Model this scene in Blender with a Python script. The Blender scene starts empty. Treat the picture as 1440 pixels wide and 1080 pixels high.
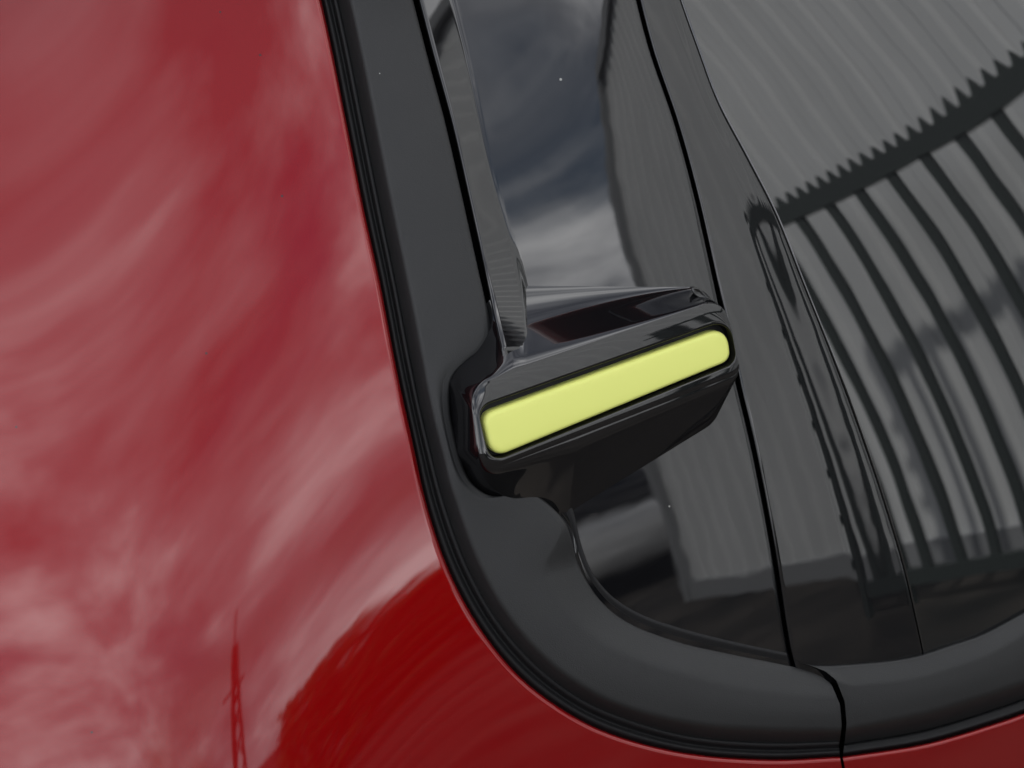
import bpy, bmesh, math, random
import numpy as np
from mathutils import Vector, Matrix
R = math.radians
random.seed(7)
scene = bpy.context.scene
COL = scene.collection

# ------------------------------------------------------------------ camera
YAW, PITCH, ROLL = R(22), R(16.4), R(12.6)
DIST, WID, Z0 = 1.5, 0.62, 1.2
FW = np.array([math.sin(YAW)*math.cos(PITCH), math.cos(YAW)*math.cos(PITCH), -math.sin(PITCH)])
r0 = np.array([math.cos(YAW), -math.sin(YAW), 0.0]); u0 = np.cross(r0, FW)
RT = r0*math.cos(ROLL)-u0*math.sin(ROLL); UP = u0*math.cos(ROLL)+r0*math.sin(ROLL)
PXM = WID/1440
def ray(x, y):
    x = np.asarray(x, float); y = np.asarray(y, float)
    v = FW+RT*((x-720)*PXM/DIST)[..., None]-UP*((y-540)*PXM/DIST)[..., None]
    return v/np.linalg.norm(v, axis=-1, keepdims=True)
CAM = np.array([0, 0, Z0])-ray(857., 547.)*DIST
cd = bpy.data.cameras.new('camera'); cam = bpy.data.objects.new('camera', cd); COL.objects.link(cam)
M = Matrix.Identity(4)
for i in range(3):
    M[i][0], M[i][1], M[i][2], M[i][3] = RT[i], UP[i], -FW[i], CAM[i]
cam.matrix_world = M
cd.sensor_width = 36; cd.lens = 36*DIST/WID; cd.clip_start = 0.05; cd.clip_end = 2000
cd.dof.use_dof = True; cd.dof.focus_distance = DIST-0.03; cd.dof.aperture_fstop = 11
scene.camera = cam

# ------------------------------------------------------------------ sky, sun, exposure
SUN_EL, SUN_AZ = R(44), R(-58)          # azimuth measured from +Y towards +X
w = bpy.data.worlds.new('World'); scene.world = w; w.use_nodes = True
nt = w.node_tree; nt.nodes.clear()
def N(t, **k):
    n = nt.nodes.new(t)
    for a, b in k.items(): setattr(n, a, b)
    return n
L = lambda a, b: nt.links.new(a, b)
out = N('ShaderNodeOutputWorld'); bg = N('ShaderNodeBackground'); bg.inputs[1].default_value = 0.13
sky = N('ShaderNodeTexSky'); sky.sky_type = 'NISHITA'; sky.sun_disc = False
sky.sun_elevation = SUN_EL; sky.sun_rotation = SUN_AZ
tc = N('ShaderNodeTexCoord'); sp = N('ShaderNodeSeparateXYZ'); L(tc.outputs['Generated'], sp.inputs[0])
mx = N('ShaderNodeMath', operation='MAXIMUM'); L(sp.outputs[2], mx.inputs[0]); mx.inputs[1].default_value = 0.0
ad = N('ShaderNodeMath', operation='ADD'); L(mx.outputs[0], ad.inputs[0]); ad.inputs[1].default_value = 0.45
dx = N('ShaderNodeMath', operation='DIVIDE'); L(sp.outputs[0], dx.inputs[0]); L(ad.outputs[0], dx.inputs[1])
dy = N('ShaderNodeMath', operation='DIVIDE'); L(sp.outputs[1], dy.inputs[0]); L(ad.outputs[0], dy.inputs[1])
cb = N('ShaderNodeCombineXYZ'); L(dx.outputs[0], cb.inputs[0]); L(dy.outputs[0], cb.inputs[1])
mp = N('ShaderNodeMapping'); L(cb.outputs[0], mp.inputs[0]); mp.inputs['Location'].default_value = (8.1, -4.4, 0)
n1 = N('ShaderNodeTexNoise'); n1.inputs['Scale'].default_value = 2.6; n1.inputs['Detail'].default_value = 9; n1.inputs['Roughness'].default_value = .56; n1.inputs['Distortion'].default_value = .12
L(mp.outputs[0], n1.inputs['Vector'])
n2 = N('ShaderNodeTexNoise'); n2.inputs['Scale'].default_value = 2.0; n2.inputs['Detail'].default_value = 5; n2.inputs['Distortion'].default_value = .2
mp2 = N('ShaderNodeMapping'); L(cb.outputs[0], mp2.inputs[0]); mp2.inputs['Location'].default_value = (-1.9, 6.4, 2); L(mp2.outputs[0], n2.inputs['Vector'])
cov = N('ShaderNodeValToRGB'); cov.color_ramp.elements[0].position = .34; cov.color_ramp.elements[1].position = .46   # cloud cover
L(n2.outputs[0], cov.inputs[0])
cc = N('ShaderNodeValToRGB')                                                    # cloud brightness
e = cc.color_ramp.elements
e[0].position = .38; e[0].color = (3.4, 3.6, 4.3, 1)
e[1].position = .66; e[1].color = (29, 29, 29.4, 1)
k = e.new(.5); k.color = (9.3, 9.6, 10.5, 1)
L(n1.outputs[0], cc.inputs[0])
mixc = N('ShaderNodeMix', data_type='RGBA'); L(cov.outputs[0], mixc.inputs[0]); L(sky.outputs[0], mixc.inputs[6]); L(cc.outputs[0], mixc.inputs[7])
L(mixc.outputs[2], bg.inputs[0]); L(bg.outputs[0], out.inputs[0])

sl = bpy.data.lights.new('sun', 'SUN'); sl.energy = 5.0; sl.angle = R(3); sl.color = (1, .972, .93)
sun = bpy.data.objects.new('sun', sl); COL.objects.link(sun)
sd = Vector((math.sin(SUN_AZ)*math.cos(SUN_EL), math.cos(SUN_AZ)*math.cos(SUN_EL), math.sin(SUN_EL)))
sun.rotation_euler = sd.to_track_quat('Z', 'Y').to_euler()
vs = scene.view_settings; vs.view_transform = 'Standard'; vs.look = 'None'; vs.exposure = 0.48; vs.gamma = 1.0; vs.use_curve_mapping = False

# ------------------------------------------------------------------ the car's side as a smooth base surface
T, RZ, RX = math.tan(R(12)), 2.2, 3.0
def base(x, z):
    z = z-Z0
    return T*z+z*z/2/RZ+x*x/2/RX
def at(px, py, h):
    """photo direction -> (x, z) on the car side at height h (metres) above the base surface"""
    px, py, h = np.broadcast_arrays(np.asarray(px, float), np.asarray(py, float), np.asarray(h, float))
    v = ray(px, py); t = np.full(px.shape, DIST)
    for _ in range(40):
        p = CAM+v*t[..., None]
        t = t-(p[..., 1]-base(p[..., 0], p[..., 2])+h)/v[..., 1]
    p = CAM+v*t[..., None]
    return p[..., 0], p[..., 2]
def world(x, z, h):
    return np.stack([x, base(x, z)-h, z], -1)
def P3(px, py, h):
    x, z = at(px, py, h)
    return world(x, z, np.broadcast_to(h, np.shape(x)))
def curve(pts, n):
    """smooth curve through points, evenly resampled"""
    p = np.array(pts, float); q = [p[0]*2-p[1]]+list(p)+[p[-1]*2-p[-2]]; o = []
    for i in range(1, len(q)-2):
        a, b, c, d = q[i-1:i+3]
        t1 = np.linalg.norm(b-a)**.5+1e-9; t2 = t1+np.linalg.norm(c-b)**.5; t3 = t2+np.linalg.norm(d-c)**.5
        for t in np.linspace(t1, t2, 24, endpoint=False):
            A1 = (t1-t)/t1*a+t/t1*b; A2 = (t2-t)/(t2-t1)*b+(t-t1)/(t2-t1)*c; A3 = (t3-t)/(t3-t2)*c+(t-t2)/(t3-t2)*d
            B1 = (t2-t)/t2*A1+t/t2*A2; B2 = (t3-t)/(t3-t1)*A2+(t-t1)/(t3-t1)*A3
            o.append((t2-t)/(t2-t1)*B1+(t-t1)/(t2-t1)*B2)
    o.append(p[-1]); o = np.array(o)
    s = np.concatenate([[0], np.cumsum(np.linalg.norm(np.diff(o, axis=0), axis=1))])
    k = np.linspace(0, s[-1], n)
    return np.stack([np.interp(k, s, o[:, j]) for j in range(o.shape[1])], -1)
def by_y(pts):
    p = curve(pts, 600)
    return lambda y: np.interp(y, p[:, 1], p[:, 0])
def sstep(a, b, x):
    t = np.clip((x-a)/(b-a), 0, 1); return t*t*(3-2*t)

# ------------------------------------------------------------------ helpers: meshes, objects, materials
def mesh_obj(name, verts, faces, mat, parent=None, smooth=True):
    me = bpy.data.meshes.new(name); me.from_pydata([tuple(map(float, v)) for v in verts], [], faces); me.update()
    if smooth: me.polygons.foreach_set('use_smooth', [True]*len(me.polygons))
    me.materials.append(mat); o = bpy.data.objects.new(name, me); COL.objects.link(o)
    if parent: o.parent = parent
    return o
def grid(name, P, mat, parent=None, closed=False, flip=False, thick=0.0):
    """P: (rows, cols, 3) array of points; closed wraps the columns"""
    r, c, _ = P.shape; V = P.reshape(-1, 3); F = []
    for i in range(r-1):
        for j in range(c if closed else c-1):
            a, b = i*c+j, i*c+(j+1) % c
            f = (a, b, b+c, a+c); F.append(f[::-1] if flip else f)
    o = mesh_obj(name, V, F, mat, parent)
    if thick:
        m = o.modifiers.new('thickness', 'SOLIDIFY'); m.thickness = thick; m.offset = -1
    return o
def empty(name, loc=(0, 0, 0), rz=0):
    o = bpy.data.objects.new(name, None); COL.objects.link(o); o.location = loc; o.rotation_euler = (0, 0, rz); o.empty_display_size = .1
    return o
def tag(o, label, cat=None, group=None, kind=None):
    o['label'] = label
    if cat: o['category'] = cat
    if group: o['group'] = group
    if kind: o['kind'] = kind
    return o
def mat(name, base, rough=.5, spec=.5, coat=0, coat_rough=.03, metal=0, ior=1.5):
    m = bpy.data.materials.new(name); m.use_nodes = True; b = m.node_tree.nodes['Principled BSDF']
    b.inputs['Base Color'].default_value = (*base, 1); b.inputs['Roughness'].default_value = rough
    b.inputs['Specular IOR Level'].default_value = spec; b.inputs['Metallic'].default_value = metal; b.inputs['IOR'].default_value = ior
    b.inputs['Coat Weight'].default_value = coat; b.inputs['Coat Roughness'].default_value = coat_rough
    return m
def nodes(m): return m.node_tree, m.node_tree.nodes['Principled BSDF']
def add_bump(m, scale, strength, dist, detail=2, target='Normal'):
    t, b = nodes(m); tcn = t.nodes.new('ShaderNodeTexCoord'); n = t.nodes.new('ShaderNodeTexNoise'); n.inputs['Scale'].default_value = scale; n.inputs['Detail'].default_value = detail
    t.links.new(tcn.outputs['Object'], n.inputs['Vector']); bp = t.nodes.new('ShaderNodeBump'); bp.inputs['Strength'].default_value = strength; bp.inputs['Distance'].default_value = dist
    t.links.new(n.outputs[0], bp.inputs['Height']); t.links.new(bp.outputs[0], b.inputs[target])
    if target == 'Normal' and b.inputs['Coat Weight'].default_value > 0: t.links.new(bp.outputs[0], b.inputs['Coat Normal'])
def add_mottle(m, scale, c1, c2, detail=4, lo=.35, hi=.65):
    t, b = nodes(m); tcn = t.nodes.new('ShaderNodeTexCoord'); n = t.nodes.new('ShaderNodeTexNoise'); n.inputs['Scale'].default_value = scale; n.inputs['Detail'].default_value = detail
    t.links.new(tcn.outputs['Object'], n.inputs['Vector']); r = t.nodes.new('ShaderNodeValToRGB')
    r.color_ramp.elements[0].position = lo; r.color_ramp.elements[1].position = hi
    r.color_ramp.elements[0].color = (*c1, 1); r.color_ramp.elements[1].color = (*c2, 1)
    t.links.new(n.outputs[0], r.inputs[0]); t.links.new(r.outputs[0], b.inputs['Base Color'])
def add_dust(m, scale, radius, colour, keep=.93, base_socket='Base Color'):
    """a few tiny dust specks lying on the surface"""
    t, b = nodes(m); tcn = t.nodes.new('ShaderNodeTexCoord'); v = t.nodes.new('ShaderNodeTexVoronoi'); v.inputs['Scale'].default_value = scale
    t.links.new(tcn.outputs['Object'], v.inputs['Vector'])
    lt = t.nodes.new('ShaderNodeMath'); lt.operation = 'LESS_THAN'; lt.inputs[1].default_value = radius; t.links.new(v.outputs['Distance'], lt.inputs[0])
    s = t.nodes.new('ShaderNodeSeparateColor'); t.links.new(v.outputs['Color'], s.inputs[0])
    g = t.nodes.new('ShaderNodeMath'); g.operation = 'GREATER_THAN'; g.inputs[1].default_value = keep; t.links.new(s.outputs[0], g.inputs[0])
    mu = t.nodes.new('ShaderNodeMath'); mu.operation = 'MULTIPLY'; t.links.new(lt.outputs[0], mu.inputs[0]); t.links.new(g.outputs[0], mu.inputs[1])
    mi = t.nodes.new('ShaderNodeMix'); mi.data_type = 'RGBA'; t.links.new(mu.outputs[0], mi.inputs[0])
    sock = b.inputs['Base Color']
    if sock.is_linked: t.links.new(sock.links[0].from_socket, mi.inputs[6])
    else: mi.inputs[6].default_value = sock.default_value
    mi.inputs[7].default_value = (*colour, 1); t.links.new(mi.outputs[2], sock)

MR = mat('red_paint', (.178, .0009, .0018), .36, 0.0, coat=1, coat_rough=.02, metal=.5); add_bump(MR, 16, .02, .002)
add_dust(MR, 70, .05, (.05, .02, .02), .9)
MG = mat('gloss_black', (.004, .004, .0045), .018, .56); add_bump(MG, 22, .035, .002); add_dust(MG, 60, .05, (.25, .25, .23), .97)
MGL = mat('tinted_glass', (.0035, .0038, .004), .008, .9, ior=1.52); add_bump(MGL, 9, .03, .003)
MC = mat('matte_cladding', (.0125, .0128, .013), .5, .36); add_mottle(MC, 14, (.0100, .0103, .0106), (.0128, .0131, .0133), 6); add_bump(MC, 1400, .35, .0004); add_dust(MC, 75, .045, (.3, .3, .29), .95)
MS = mat('rubber_seal', (.006, .006, .0065), .6, .25)
MK = mat('black_body_shell', (.004, .004, .004), .8, .2)
MY = mat('lime_insert', (.575, .605, .155), .42, .35); add_bump(MY, 1200, .12, .0002)
add_dust(MY, 55, .06, (.46, .48, .13), .9)

# ------------------------------------------------------------------ THE CAR
car = empty('car', (0, 0, 0))
tag(car, 'red car flank with matte black cladding, gloss pillar and lime yellow insert bar', 'car')

# outline curves of the photograph, in photo pixels
E_RED = curve([(395, -280), (430, -100), (465, 60), (487, 170), (511, 290), (535, 400), (558, 520), (580, 620), (603, 720), (635, 810), (680, 890), (735, 955), (800, 1003), (860, 1032), (960, 1058), (1080, 1068), (1181, 1064)], 420)
O_CL = curve([(408, -280), (444, -100), (480, 60), (502, 170), (526, 290), (549, 400), (572, 520), (594, 620), (619, 718), (652, 806), (697, 884), (750, 944), (812, 990), (868, 1016), (965, 1043), (1080, 1053), (1180, 1050)], 420)
I_CL = curve([(522, -280), (557, -100), (596, 60), (626, 173), (649, 273), (671, 373), (688, 452), (688, 474), (678, 490), (655, 509), (639, 526), (633, 542), (633, 580), (637, 604), (641, 622), (650, 653), (662, 677), (681, 693), (697, 698), (715, 696), (738, 691), (752, 695), (776, 713), (795, 735), (803, 757), (811, 786), (823, 812), (844, 843), (880, 873), (953, 902), (1026, 919), (1075, 929), (1112, 937)], 900)
SEAM = by_y([(835, -280), (875, -100), (913, 60), (951, 173), (978, 271), (1013, 427), (1036, 530), (1061, 636), (1087, 772), (1109, 912), (1116, 940), (1125, 1000)])

def edge_rolled(h0, dmm, rad=.0032):
    """height of a panel near its edge: rounds inwards"""
    q = np.clip(1-dmm/rad, 0, 1)
    return h0-rad*(1-np.sqrt(np.clip(1-q*q, 0, 1)))

# --- red quarter panel: ruled from its edge away to the rear
n = len(E_RED); dirs = np.zeros((n, 2))
for i, (x, y) in enumerate(E_RED):
    a = sstep(500, 1060, y)*.5+sstep(700, 1181, x)*.5
    ang = R(180-100*min(1, a*1.15)); dirs[i] = (math.cos(ang), math.sin(ang))
us = np.concatenate([[0, 0], np.array([.3, .7, 1.2, 1.9, 2.8, 4, 5.5, 7, 9, 12, 16]), np.geomspace(22, 900, 60)])
Pr = []
for j, u in enumerate(us):
    q = E_RED+dirs*u
    h = edge_rolled(.003, u*.00046, .0032) if j else -.02
    xq, zq = at(q[:, 0], q[:, 1], h)
    tl = sstep(.10, .34, -xq)*(sstep(1.45, 1.15, zq) if False else 1)
    h = h-.075*(zq-Z0-.05)*tl
    Pr.append(P3(q[:, 0], q[:, 1], h))
quarter = grid('quarter_panel', np.array(Pr), MR, car, flip=True)

# --- matte cladding frame of the quarter: swept section between outer and inner outline
def cladding(name, O, I, n, bev, parent, wend, flip=False):
    """O outer edge px, I inner edge px, bev(s) width in px of the inner slope"""
    ii = np.linspace(0, 1, n)
    A = np.stack([np.interp(ii, np.linspace(0, 1, len(O)), O[:, k]) for k in (0, 1)], -1)
    # inner partner of each outer point: warped parameter
    B = I
    W = np.linalg.norm(B-A, axis=1, keepdims=True); D = (B-A)/W
    rows = []
    def add(off, h):
        q = A+D*off; f = np.clip(off[:, 0]/W[:, 0], 0, 1)
        q[:, 0] += wend*np.interp(f, (0, .27, .53, .78, .88, .95, 1), (0, 22, 37, 42, 34, 18, 1))
        rows.append(P3(q[:, 0], q[:, 1], h))
    W1 = W[:, 0]
    add(np.zeros((n, 1))+4, -.018); add(np.zeros((n, 1))+4, -.0085)
    for o_, h_ in ((7, -.0066), (12, -.0030), (17, .0006), (20, .0028), (22, .0040), (24, .0054), (26.5, .0066), (29, .0073), (32, .0076)): add(np.full((n, 1), o_), h_)
    b = bev[:, None]
    for f in np.linspace(.06, .94, 14): add(32+(W-32-b-8)*f, .0076+.0006*math.sin(f*math.pi))
    hb = .0076
    drop = (bev*.00018)
    for f in np.linspace(0, 1, 12):
        add(W-b-8+(b+4)*f, hb-drop*(f-.12+.12*math.exp(-f/.12)))
    for f in (.25, .5, .75, 1.0):
        add(W-4+4*f, hb-drop*.88-.0022*(1-math.sqrt(max(0, 1-f*f))))
    add(W, hb-drop-.018)
    return grid(name, np.array(rows), MC, parent, flip=flip)
# pair inner samples with outer samples by key stations
So = np.array([0, .12, .23, .34, .44, .50, .56, .62, .68, .76, .86, 1.0])
def arc(c):
    return np.concatenate([[0], np.cumsum(np.linalg.norm(np.diff(c, axis=0), axis=1))])
def near(c, p): return int(np.argmin(np.linalg.norm(c-np.array(p), axis=1)))
pairs = [((395, -280), (522, -280)), ((480, 60), (596, 60)), ((526, 290), (651, 283)), ((549, 400), (677, 405)), ((562, 468), (688, 460)), ((570, 510), (655, 509)), ((575, 535), (633, 542)),
         ((588, 595), (637, 604)), ((601, 650), (650, 653)), ((612, 693), (681, 693)), ((624, 732), (738, 691)), ((634, 762), (776, 713)), ((647, 795), (803, 757)), ((672, 845), (823, 812)), ((712, 903), (850, 849)), ((775, 964), (900, 882)), ((880, 1021), (985, 911)), ((1180, 1050), (1112, 937))]
ko = np.array([near(O_CL, a) for a, b in pairs], float); ki = np.array([near(I_CL, b) for a, b in pairs], float)
ko[0] = ki[0] = 0; ko[-1] = len(O_CL)-1; ki[-1] = len(I_CL)-1
nn = 700; so = np.interp(np.linspace(0, len(pairs)-1, nn), np.arange(len(pairs)), ko); si = np.interp(np.linspace(0, len(pairs)-1, nn), np.arange(len(pairs)), ki)
pick = lambda c, s: np.stack([np.interp(s, np.arange(len(c)), c[:, k]) for k in (0, 1)], -1)
A_, B_ = pick(O_CL, so), pick(I_CL, si)
bev = 2+44*sstep(735, 800, B_[:, 1])*sstep(770, 800, B_[:, 0])
clad = cladding('quarter_cladding', A_, B_, nn, bev, car, sstep(900, 1112, B_[:, 0])**2, flip=True)

# --- rubber lip in the joint between red panel and cladding
rows = []
for f, h in ((-.25, -.012), (.0, -.009), (.2, -.0065), (.4, -.0055), (.6, -.006), (.72, -.009), (.85, -.0095), (1.0, -.0075), (1.15, -.0052), (1.35, -.0042), (1.55, -.005), (1.7, -.009)):
    q = E_RED+(O_CL-E_RED)*f; rows.append(P3(q[:, 0], q[:, 1], h))
grid('rubber_seal', np.array(rows), MS, car, flip=True)

# --- gloss black pillar cover: flank on the left, recessed face, straight lower face
FOLD = by_y([(560, -280), (610, -100), (652, 60), (690, 240), (733, 391), (745, 470), (760, 560), (770, 1000)])
LEFT = by_y([(526, -280), (563, -100), (603, 60), (634, 173), (657, 273), (679, 373), (697, 458), (704, 490), (715, 560), (740, 640), (770, 700), (800, 745), (806, 780), (825, 830), (850, 870), (880, 890), (1100, 960)])
def h_main(px, py):
    lo = sstep(425, 540, py)
    xl, xf, xs = LEFT(py), FOLD(py), SEAM(py)
    fl = .0010+.0022*sstep(-50, 420, py)                       # fall across the flank
    dep = .0060-.0032*sstep(40, 400, py)                       # recess of the face at the fold
    rise = .0245*np.clip((py-318)/172, 0, 1)**2.4*(1-sstep(510, 570, py))                 # the flank swells into the pod
    left = -(dep-fl)-fl*np.clip((px-xl)/(xf-xl), -1, 1)+rise
    g = np.clip((px-xf)/(xs-xf), 0, 1)
    face = -dep*(1-sstep(-.15, 1.05, g))
    w = sstep(-3, 5, px-xf)
    up = left*(1-w)+face*w
    lo = np.maximum(lo*w, sstep(520, 580, py))                                                  # the flank keeps its own shape
    return up*(1-lo)+(-.001)*lo
def pillar_cover():
    ys = np.concatenate([np.linspace(-280, 60, 40, endpoint=False), np.linspace(60, 960, 300)])
    ts = np.concatenate([[0, 0, .004, .01, .018, .028], np.linspace(.04, .972, 120), [.98, .987, .9925, .996, .998, .998]])
    P = []
    for i, y in enumerate(ys):
        xl, xs = LEFT(y), SEAM(y)-2.2
        x = xl+(xs-xl)*ts; h = h_main(x, np.full_like(x, y))
        dl = (x-xl)*.00046; dr = (xs-x)*.00046
        h = h+np.minimum(edge_rolled(0, dl, .0025), edge_rolled(0, dr, .002))
        h[0] -= .02; h[-1] -= .02
        P.append(P3(x, np.full_like(x, y), h))
    return grid('pillar_cover', np.array(P), MG, car, flip=True)
pillar = pillar_cover()
tag(pillar, 'gloss black pillar cover with a moulded pod')

# --- the pod on the pillar cover, lofted from rounded outlines
def HF(px): return .033-.014*(np.asarray(px, float)-680)/350        # the bar stands prouder at its rear end
def loop(c, rad, nside, ncor, way=None, low=None):
    """rounded quadrilateral TL,TR,BR,BL sampled with a fixed pattern; way = waypoint on the top side"""
    c = [np.array(p, float) for p in c]; o = []
    for i in range(4):
        p, a, b = c[i], c[i-1], c[(i+1) % 4]
        if way is not None and i == 0: b = np.array(way, float)
        if way is not None and i == 1: a = np.array(way, float)
        if low is not None and i == 2: b = np.array(low, float)
        if low is not None and i == 3: a = np.array(low, float)
        r = rad[i]; s = p+(a-p)/np.linalg.norm(a-p)*r; e_ = p+(b-p)/np.linalg.norm(b-p)*r
        for t in np.linspace(0, 1, ncor):
            k_ = .62   # flatter than a plain quadratic: nearly circular
            c1, c2 = s+(p-s)*k_, e_+(p-e_)*k_
            o.append(s*(1-t)**3+3*c1*t*(1-t)**2+3*c2*t*t*(1-t)+e_*t**3)
        nx = c[(i+1) % 4]; rn = rad[(i+1) % 4]
        if (i == 0 and way is not None) or (i == 2 and low is not None):
            wv = np.array(way if i == 0 else low, float); e2 = nx+(wv-nx)/np.linalg.norm(wv-nx)*rn; h1 = int(nside*(.22 if i == 0 else .63))
            for t in np.linspace(0, 1, h1+1)[1:]: o.append(e_+(wv-e_)*t)
            for t in np.linspace(0, 1, nside-h1+1)[1:-1]: o.append(wv+(e2-wv)*t)
        else:
            e2 = nx+(p-nx)/np.linalg.norm(p-nx)*rn
            for t in np.linspace(0, 1, nside+1)[1:-1]: o.append(e_+(e2-e_)*t)
    return np.array(o)
NS, NC = 90, 16
def split(a, b, f): return (a[0]+(b[0]-a[0])*f, a[1]+(b[1]-a[1])*f)
def ring(c, rad, h, way=None):
    if way is None: way = split(c[0], c[1], .17)
    q = loop(c, rad, NS, NC, way, split(c[2], c[3], .63)); h = HF(q[:, 0])+h; x, z = at(q[:, 0], q[:, 1], h); return q, x, z, h
LIP = [(672, 574), (1026, 449), (1037, 510), (690, 651)]; LIPR = (20, 30, 16, 24)
EDG = [(660, 546), (1020, 418), (1043, 524), (678, 665)]; EDGR = (34, 38, 14, 34)
BAS = [(622, 484), (1002, 402), (1016, 590), (646, 724)]; BASR = (30, 34, 30, 40)
qL, xL, zL, hL = ring(LIP, LIPR, 0)
qE, xE, zE, hE = ring(EDG, EDGR, 0)
qB = loop(BAS, BASR, NS, NC, (722, 391), (800, 725))
hB = h_main(qB[:, 0], qB[:, 1])-.0004
lower = sstep(640, 715, qB[:, 1]); leftish = 1-sstep(640, 722, qB[:, 0]); hB = hB*(1-leftish)+(.003-.033*lower-.015*(1-sstep(480, 530, qB[:, 1])))*leftish
xB, zB = at(qB[:, 0], qB[:, 1], hB)
m = len(xL); idx = np.arange(m)
per = NS+NC-1                                             # samples per side (corner + straight)
side = idx/per                                            # 0 TL .. 1 TR .. 2 BR .. 3 BL
top_w = np.where((side > .05) & (side < 1.12), 1.0, 0.0)
for _ in range(14): top_w = (np.roll(top_w, 1)+top_w+np.roll(top_w, -1))/3
rowsP = []
def addr(x, z, h): rowsP.append(world(x, z, h))
cx, cz = xL.mean(), zL.mean()
addr(xL*.995+cx*.005, zL*.99+cz*.01, hL-.0085)            # pocket floor edge
addr(xL, zL, hL-.0075); addr(xL, zL, hL-.0010)
addr(xL+(xE-xL)*.03, zL+(zE-zL)*.03, hL-.0004); addr(xL+(xE-xL)*.08, zL+(zE-zL)*.08, hL-.0001)
for f in np.linspace(.14, 1, 14): addr(xL+(xE-xL)*f, zL+(zE-zL)*f, hL+(hE-hL)*f-.0009*f**3)
left_w = np.where((side > 3.15) | (side < .06), 1.0, 0.0)
for _ in range(14): left_w = (np.roll(left_w, 1)+left_w+np.roll(left_w, -1))/3
a_ = .16*top_w+.20*(1-top_w)+.30*left_w; b_ = .55*top_w+.05*(1-top_w)+.40*left_w*(1-top_w)
def gfun(f):
    tot = 1-a_/2-b_/2
    s1 = np.where(f < a_, f*f/(2*a_), f-a_/2)
    e_ = np.clip(f-(1-b_), 0, None)
    return (s1-e_*e_/(2*b_))/tot
h1 = hE-.0009
for f in np.linspace(0, 1, 64)[1:]: addr(xE+(xB-xE)*f, zE+(zB-zE)*f, h1+(hB-h1)*gfun(f))
pod = grid('pillar_pod', np.array(rowsP), MG, pillar, closed=True, flip=False)
# pocket floor
pf = rowsP[0]; mesh_obj('pocket_floor', list(pf), [tuple(range(m))], MS, pillar, smooth=False)

# --- lime insert
INS = [(678, 584), (1024, 459), (1030, 507), (694, 646)]; INSR = (19, 28, 14, 24)
q, xi, zi, hi = ring(INS, INSR, -.0012)
half = m//2
# medial target: the point on the insert's long axis nearest to each outline sample
pl = (np.array(INS[0])+np.array(INS[3]))/2; pr = (np.array(INS[1])+np.array(INS[2]))/2
a0 = split(pl, pr, .09); a1 = split(pl, pr, .91)
ax = np.array(a0); av = np.array(a1)-ax
tt = np.clip(((q-ax)@av)/(av@av), 0, 1); med = ax+tt[:, None]*av
hm_ = HF(med[:, 0])-.0012; xm, zm = at(med[:, 0], med[:, 1], hm_)
rowsI = []
for f, dh in ((0, -.0075), (0, -.0034), (.012, -.0024), (.03, -.0017), (.06, -.0011), (.10, -.0006), (.15, -.00028), (.22, -.0001), (.32, 0), (.55, .0001), (.8, .00014), (1, .00015)):
    x = xi+(xm-xi)*f; z = zi+(zm-zi)*f; rowsI.append(world(x, z, hi+(hm_-hi)*f+dh))
insert = grid('accent_insert', np.array(rowsI), MY, pillar, closed=True, flip=False)
tag(insert, 'lime yellow satin insert bar set in the pod')

# --- small moulded notch at the pod's upper front corner
nq = curve([(971, 403), (980, 404), (990, 412), (997, 422), (986, 420), (975, 413), (971, 403)], 40)
ctr = nq.mean(0); rn = []
for f, dh in ((1.0, -.003), (1.0, .0012), (.85, .0022), (.6, .0018), (.3, .0014), (.02, .0014)):
    qq = ctr+(nq-ctr)*f; rn.append(P3(qq[:, 0], qq[:, 1], .0085+dh))
grid('moulded_tab', np.array(rn), MG, pillar, flip=True)

# --- black rubber gasket around the lower face of the pillar cover
IN_G = curve([(797, 700), (806, 718), (817, 764), (832, 803), (856, 834), (880, 852), (909, 867), (953, 882), (1026, 901), (1106, 918)], 260)
OUT_G = curve([(782, 722), (789, 735), (799, 760), (809, 792), (823, 820), (847, 853), (885, 883), (957, 912), (1030, 929), (1112, 944)], 260)
rows = []
for f, h in ((0, -.005), (0, -.0003), (.06, .0004), (.2, .0004), (.35, -.0006), (.5, -.0012), (.75, -.0014), (1.0, -.003), (1.2, -.008)):
    q = IN_G+(OUT_G-IN_G)*f; rows.append(P3(q[:, 0], q[:, 1], h))
grid('pillar_gasket', np.array(rows), MS, car, flip=False)

# --- rear door: red skin, gloss pillar applique, tinted window, matte cladding
DO = curve([(1187, 1050), (1300, 1031), (1400, 1001), (1440, 987), (1600, 925), (1800, 845), (2050, 745)], 240)
DE = curve([(1185, 1064), (1300, 1046), (1400, 1017), (1440, 1003), (1600, 942), (1800, 862), (2050, 762)], 240)
rows = []
for j, u in enumerate(np.concatenate([[0, 0], [.3, .7, 1.2, 1.9, 2.8, 4, 5.5, 7, 9, 12, 16], np.geomspace(22, 700, 40)])):
    q = DE+np.array([.2, .98])*u; h = edge_rolled(.003, u*.00046, .0032) if j else -.02
    rows.append(P3(q[:, 0], q[:, 1], h))
door = grid('rear_door', np.array(rows), MR, car, flip=False); tag(door, 'red rear door with dark tinted window')
rows = []
for f, h in ((-.3, -.012), (0, -.009), (.3, -.004), (.5, -.003), (.7, -.006), (1, -.0055), (1.3, -.012)):
    q = DE+(DO-DE)*f; rows.append(P3(q[:, 0], q[:, 1], h))
grid('door_seal', np.array(rows), MS, door, flip=True)
DI = curve([(1119, 930), (1128, 933), (1150, 936), (1214, 933), (1262, 928), (1296, 921), (1336, 908), (1382, 892), (1428, 868), (1500, 828), (1640, 750), (1820, 655), (2050, 540)], 500)
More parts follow.
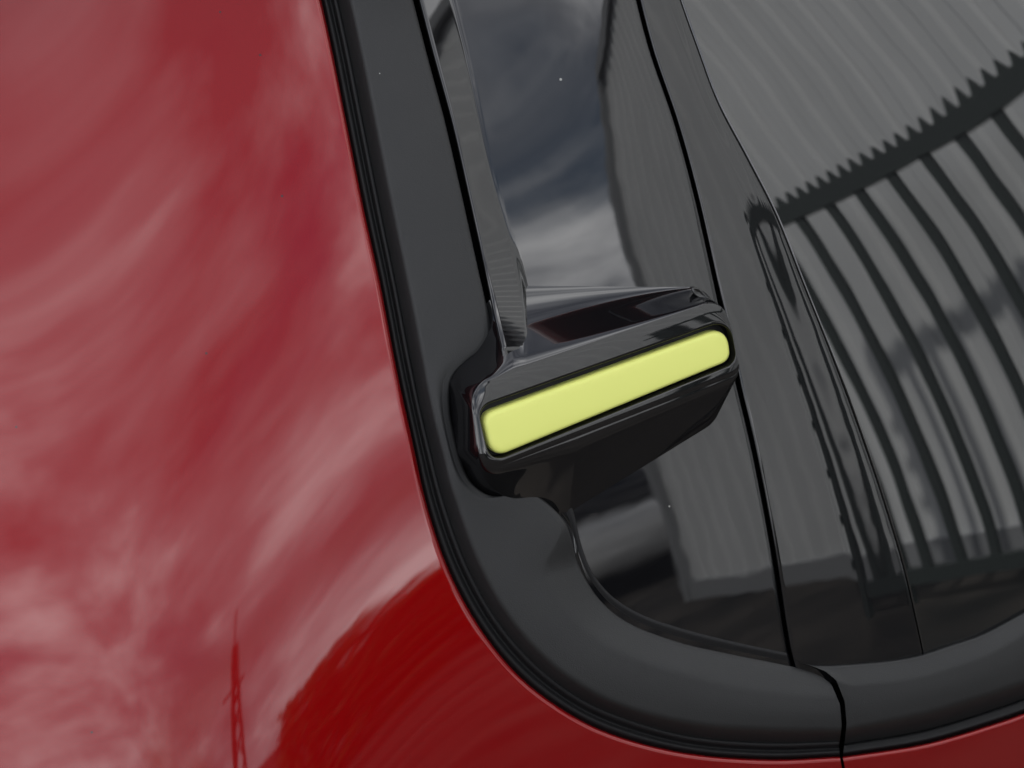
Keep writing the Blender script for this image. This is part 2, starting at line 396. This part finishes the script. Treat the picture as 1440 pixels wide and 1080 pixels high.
pp = [((1187, 1050), (1119, 930)), ((1200, 1048), (1150, 936)), ((1260, 1039), (1214, 933)), ((1330, 1023), (1296, 921)), ((1440, 987), (1428, 868)), ((1600, 925), (1570, 789)), ((2050, 745), (2050, 540))]
ko = np.array([near(DO, a) for a, b in pp], float); ki = np.array([near(DI, b) for a, b in pp], float)
nn2 = 320; so = np.interp(np.linspace(0, len(pp)-1, nn2), np.arange(len(pp)), ko); si = np.interp(np.linspace(0, len(pp)-1, nn2), np.arange(len(pp)), ki)
A2, B2 = pick(DO, so), pick(DI, si)
dc = cladding('door_cladding', A2, B2, nn2, np.full(nn2, 26.), door, 1-sstep(1119, 1230, B2[:, 0]), flip=True)

BORD = by_y([(840, -280), (920, -100), (978, 60), (1010, 145), (1052, 225), (1090, 300), (1130, 400), (1166, 490), (1200, 580), (1238, 690), (1270, 795), (1290, 880), (1300, 930), (1306, 980)])
def panel_between(name, fl, fr, ys, ts, hfun, material, parent, rl, rr):
    P = []
    for y in ys:
        xl, xr = fl(y), fr(y); x = xl+(xr-xl)*ts; h = hfun(x, np.full_like(x, y), xl, xr)
        h = h+np.minimum(edge_rolled(0, (x-xl)*.00046, rl), edge_rolled(0, (xr-x)*.00046, rr))
        h[0] -= .02; h[-1] -= .02
        P.append(P3(x, np.full_like(x, y), h))
    return grid(name, np.array(P), material, parent, flip=True)
ys = np.concatenate([np.linspace(-100, 60, 20, endpoint=False), np.linspace(60, 960, 260)])
ts = np.concatenate([[0, 0, .006, .014, .026], np.linspace(.04, .965, 90), [.975, .985, .993, 1, 1]])
app = panel_between('pillar_applique', lambda y: SEAM(y)+2.2, lambda y: BORD(y)-.6, ys, ts,
    lambda x, y, a, b: -.0008*sstep(.55, 1.0, (x-a)/(b-a+1e-6)), MG, door, .002, .0008)
gy = np.concatenate([np.linspace(-100, 60, 16, endpoint=False), np.linspace(60, 960, 160)])
gts = np.concatenate([[0, 0, .002, .004, .008], np.linspace(.014, 1, 120)])
glass = panel_between('window_glass', lambda y: BORD(y)+.3, lambda y: 1900+0*y, gy, gts,
    lambda x, y, a, b: -.0009-.3*(x-a)*.00046*((930-y)*.00046)**2, MGL, door, .0005, .0005)

# --- dark body shell behind the joints, roof with its overhanging edge
sx = np.linspace(-700, 2100, 60); sy = np.linspace(-420, 1700, 50)
X, Y = np.meshgrid(sx, sy); grid('body_shell', P3(X, Y, np.full(X.shape, -.055)), MK, car, flip=True)
# roof panel: extruded section (h outward of the base surface, dz above the pod)
sec = [(-.30, .405), (.00, .400), (.045, .390), (.065, .370), (.066, .320), (.055, .288), (.03, .276), (-.02, .276)]
sec = curve(sec, 40); xs_ = np.linspace(-.75, 1.3, 60); rows = []
back = [(1.35, .47), (.9, .48), (.4, .47), (.2, .45)]
prof = [(y, z) for y, z in back]
for x in xs_:
    lf = .075*(1-float(sstep(-.14, .03, x)))                # the rear end of the roof edge sweeps up
    r_ = [(x, y+.10, Z0+z+lf-.02*x*x) for y, z in back]+[(x, float(base(x*.6, Z0+s[1]))-s[0], Z0+.405+(s[1]-.405)*(1-6*lf)+lf-.02*x*x) for s in sec]
    rows.append(r_)
grid('roof_panel', np.array(rows), MR, car, flip=False)

# ------------------------------------------------------------------ surroundings that the paint and glass mirror
MA = mat('asphalt', (.03, .03, .03), .9, .1); add_mottle(MA, 1.3, (.028, .027, .026), (.085, .075, .066), 8); add_bump(MA, 120, .5, .004)
MW = mat('white_metal_cladding', (.75, .76, .76), .45, .4); add_mottle(MW, .8, (.62, .635, .64), (.72, .735, .74), 5)
MWT = mat('grey_trim', (.30, .31, .32), .5, .4)
MF = mat('dark_green_steel', (.045, .055, .053), .45, .4)
MLF = mat('dark_leaves', (.035, .06, .02), .6, .3); add_mottle(MLF, 6, (.02, .04, .012), (.06, .09, .03))
MB = mat('bark', (.06, .045, .035), .9, .2)
MWP = mat('silver_paint', (.45, .455, .46), .3, .5, coat=1)
MTY = mat('tyre_rubber', (.015, .015, .015), .8, .3)
MRM = mat('alloy_rim', (.45, .45, .46), .3, .5, metal=.8)
MLP = mat('lamp_glass', (.6, .6, .62), .05, .6)
MDG = mat('dark_car_glass', (.01, .01, .012), .03, .5)

def box_bm(bm, c, s, rot=None):
    r = bmesh.ops.create_cube(bm, size=1.0)
    for v in r['verts']:
        p = Vector((v.co.x*s[0], v.co.y*s[1], v.co.z*s[2]))
        if rot: p = rot @ p
        v.co = p+Vector(c)
def from_bm(name, bm, material, parent=None, smooth=False):
    me = bpy.data.meshes.new(name); bm.to_mesh(me); bm.free(); me.materials.append(material)
    if smooth: me.polygons.foreach_set('use_smooth', [True]*len(me.polygons))
    o = bpy.data.objects.new(name, me); COL.objects.link(o); o.parent = parent
    return o
def copy_part(o, loc):
    c = o.copy(); COL.objects.link(c); c.parent = o.parent; c.location = loc
    return c

# ground
bm = bmesh.new(); vs_ = [bm.verts.new(p) for p in ((-900, -900, 0), (900, -900, 0), (900, 900, 0), (-900, 900, 0))]; bm.faces.new(vs_)
g = from_bm('ground', bm, MA); g['kind'] = 'structure'; g['label'] = 'grey tarmac yard mirrored in the car'

# warehouse, its long side standing at x = 3.95
wh = empty('warehouse', (3.75, -8.3, 0)); tag(wh, 'white corrugated metal warehouse mirrored in the black pillar and window', 'building')
NP, PW, WH = 12, 1.0, 4.75
def corr(nx=32):
    V = []; F = []
    for i in range(nx+1):
        y = PW*i/nx*.997; ph = (i % 8)/8; d_ = .0 if ph < .5 else .022
        for z in (.12, WH): V.append((-d_, y, z))
    for i in range(nx): F.append((2*i, 2*i+1, 2*i+3, 2*i+2))
    return V, F
V, F = corr(); p0 = mesh_obj('wall_panel', V, F, MW, wh, smooth=False)
mo = p0.modifiers.new('thickness', 'SOLIDIFY'); mo.thickness = .004
for i in range(1, NP): copy_part(p0, (0, i*PW, 0))
bm = bmesh.new(); box_bm(bm, (5.02, NP*PW/2, WH/2-.05), (10, NP*PW-.02, WH-.1)); from_bm('wall', bm, MW, wh)
bm = bmesh.new(); box_bm(bm, (-.03, NP*PW/2, .075), (.04, NP*PW, .15)); from_bm('base_trim', bm, MWT, wh)
bm = bmesh.new(); box_bm(bm, (4.97, NP*PW/2, WH+.08), (10.14, NP*PW+.12, .12)); from_bm('roof', bm, MWT, wh)
bm = bmesh.new(); box_bm(bm, (-.04, -.045, WH/2), (.09, .09, WH)); from_bm('corner_trim', bm, MWT, wh)

# steel fence in front of it
FX, FY0, FY1, FH = 3.0, -4.25, -.6, 2.1
fe = empty('steel_fence', (FX, FY0, 0), R(-6)); tag(fe, 'dark steel bar fence with spiked top rail mirrored in the rear window', 'fence')
ln = FY1-FY0
bm = bmesh.new(); box_bm(bm, (0, .03, FH/2-.02), (.09, .12, FH+.04)); box_bm(bm, (0, .03, FH+.06), (.11, .14, .03)); from_bm('gate_post', bm, MF, fe)
bm = bmesh.new(); box_bm(bm, (0, ln-.05, FH/2), (.09, .1, FH)); from_bm('end_post', bm, MF, fe)
bm = bmesh.new(); box_bm(bm, (0, ln/2+.02, FH-.05), (.05, ln-.16, .09)); tr = from_bm('top_rail', bm, MF, fe)
bm = bmesh.new(); box_bm(bm, (0, ln/2+.02, .15), (.05, ln-.16, .08)); from_bm('bottom_rail', bm, MF, fe)
bm = bmesh.new(); box_bm(bm, (0, 0, (FH+.1)/2), (.03, .06, FH-.26)); pale = from_bm('bar', bm, MF, fe); pale.location = (0, .28, 0)
k = 1; y = .28+.25
while y < ln-.12: copy_part(pale, (0, y, 0)); y += .25
bm = bmesh.new()
a = bm.verts.new((-.012, -.03, 0)); b = bm.verts.new((-.012, .03, 0)); c = bm.verts.new((-.012, 0, .055)); a2 = bm.verts.new((.012, -.03, 0)); b2 = bm.verts.new((.012, .03, 0)); c2 = bm.verts.new((.012, 0, .055))
for f in ((a, b, c), (b2, a2, c2), (a, a2, b2, b), (b, b2, c2, c), (a2, a, c, c2)): bm.faces.new(f)
spk = from_bm('spike', bm, MF, fe); spk.location = (0, .14, FH-.005); y = .21
while y < ln-.12: copy_part(spk, (0, y, FH-.005)); y += .09
bm = bmesh.new(); box_bm(bm, (-.07, 0, 0), (.05, .06, .05)); hg = from_bm('hinge', bm, MF, fe); hg.location = (0, -.03, .3)
for z in np.arange(.55, 2.0, .25): copy_part(hg, (0, -.03, float(z)))

# hedge and lattice mast
def leaves(name, pts, size, parent, material):
    V = []; F = []
    for p in pts:
        d1 = Vector((random.gauss(0, 1), random.gauss(0, 1), random.gauss(0, 1))).normalized(); d2 = d1.orthogonal().normalized(); d2.rotate(Matrix.Rotation(random.random()*6.28, 3, d1))
        s = size*(.6+.8*random.random()); p = Vector(p); d3 = d1.cross(d2); b = len(V)
        V += [p-d2*s, p+d3*s*.45, p+d2*s, p-d3*s*.45]; F.append((b, b+1, b+2, b+3))
    return mesh_obj(name, V, F, material, parent, smooth=False)
hd = empty('hedge', (5.0, -14, 0)); tag(hd, 'dark clipped hedge mirrored low in the red paint', 'hedge')
pts = []
for i in range(16000):
    x = random.uniform(-2.2, 4); y = random.uniform(-.5, .5); z = random.uniform(0, 1)**.7*(1.3+.12*math.sin(x*2.3)+.08*math.sin(x*7)); pts.append((x, y, z))
leaves('crown', pts, .06, hd, MLF)
bm = bmesh.new(); box_bm(bm, (0, 0, .3), (.05, .05, .6)); st = from_bm('stem', bm, MB, hd); st.location = (-2, 0, 0)
for i in range(1, 14): copy_part(st, (-2+i*.45, 0, 0))
mast = empty('lattice_mast', (2.0, -15, 0), R(20)); tag(mast, 'slender steel lattice mast mirrored as a dark streak in the red paint', 'mast')
def rod(name, a, b, r):
    a, b = Vector(a), Vector(b); bm = bmesh.new(); bmesh.ops.create_cone(bm, cap_ends=True, segments=6, radius1=r, radius2=r, depth=(b-a).length)
    bmesh.ops.transform(bm, verts=bm.verts, matrix=Matrix.Translation((a+b)/2) @ (b-a).to_track_quat('Z', 'Y').to_matrix().to_4x4()); return from_bm(name, bm, MF, mast)
MH = 2.7
leg = lambda q, z: (math.cos(q*2.094)*(.30-.27*z/MH), math.sin(q*2.094)*(.30-.27*z/MH), z)
for q in range(3): rod('leg', leg(q, 0), leg(q, MH), .038)
zz = [0, .5, .95, 1.35, 1.7, 2.0, 2.2, 2.37, 2.5]
for a, b in zip(zz[:-1], zz[1:]):
    for q in range(3): rod('brace', leg(q, a), leg(q+1, b), .02)
rod('antenna', (0, 0, MH-.05), (0, 0, MH+.35), .016); rod('crossarm', (-.28, 0, 2.2), (.22, .1, 2.25), .022)

# parked silver car
pc = empty('parked_car', (5.0, -12.9, 0), R(108)); tag(pc, 'parked silver hatchback mirrored in the lower pillar face', 'car')
def lofted(name, secs, material, parent):
    """secs: list of (x, half width low, half width high, z low, z high)"""
    V = []; F = []; nr = 10
    for x, wl, wh_, zl, zh in secs:
        prof = [(-wl*.9, zl), (-wl, zl+.12*(zh-zl)), (-(wl*.5+wh_*.5)*1.02, zl+.55*(zh-zl)), (-wh_, zl+.9*(zh-zl)), (-wh_*.85, zh), (wh_*.85, zh), (wh_, zl+.9*(zh-zl)), ((wl*.5+wh_*.5)*1.02, zl+.55*(zh-zl)), (wl, zl+.12*(zh-zl)), (wl*.9, zl)]
        V += [(x, a, b) for a, b in prof]
    for i in range(len(secs)-1):
        for j in range(nr): F.append((i*nr+j, i*nr+(j+1) % nr, (i+1)*nr+(j+1) % nr, (i+1)*nr+j))
    F.append(tuple(range(nr))[::-1]); F.append(tuple(range((len(secs)-1)*nr, len(secs)*nr)))
    o = mesh_obj(name, V, F, material, parent); return o
lofted('body', [(-1.95, .70, .62, .35, .75), (-1.85, .80, .72, .25, .88), (-1.2, .86, .80, .22, .98), (0, .87, .82, .22, .98), (.8, .87, .80, .22, .97), (1.5, .84, .74, .22, .86), (1.9, .76, .66, .28, .74), (2.0, .68, .6, .36, .62)], MWP, pc)
cab = lofted('cabin', [(-1.8, .68, .60, .86, 1.15), (-1.45, .72, .58, .9, 1.42), (-.6, .74, .60, .93, 1.5), (.1, .74, .58, .93, 1.46), (.55, .73, .6, .93, 1.2), (.95, .70, .66, .92, .99)], MDG, pc)
lofted('roof', [(-1.55, .55, .50, 1.40, 1.45), (-1.2, .60, .55, 1.45, 1.5), (-.6, .61, .56, 1.49, 1.53), (.0, .58, .52, 1.45, 1.5)], MWP, pc)
bm = bmesh.new(); bmesh.ops.create_cone(bm, cap_ends=True, segments=28, radius1=.31, radius2=.31, depth=.2); bmesh.ops.rotate(bm, verts=bm.verts, matrix=Matrix.Rotation(R(90), 3, 'X')); wheel = from_bm('wheel', bm, MTY, pc, False); wheel.location = (1.22, -.78, .31)
bm = bmesh.new(); bmesh.ops.create_cone(bm, cap_ends=True, segments=20, radius1=.2, radius2=.17, depth=.21); bmesh.ops.rotate(bm, verts=bm.verts, matrix=Matrix.Rotation(R(90), 3, 'X')); rim = from_bm('rim', bm, MRM, wheel, False)
for l_ in ((1.22, .78, .31), (-1.25, -.78, .31), (-1.25, .78, .31)):
    c = copy_part(wheel, l_); r_ = rim.copy(); COL.objects.link(r_); r_.parent = c
bm = bmesh.new(); bmesh.ops.create_uvsphere(bm, u_segments=14, v_segments=8, radius=.13); bmesh.ops.scale(bm, verts=bm.verts, vec=(.9, 1.3, .55)); hl = from_bm('headlight', bm, MLP, pc, True); hl.location = (1.82, -.5, .62); copy_part(hl, (1.82, .5, .62))
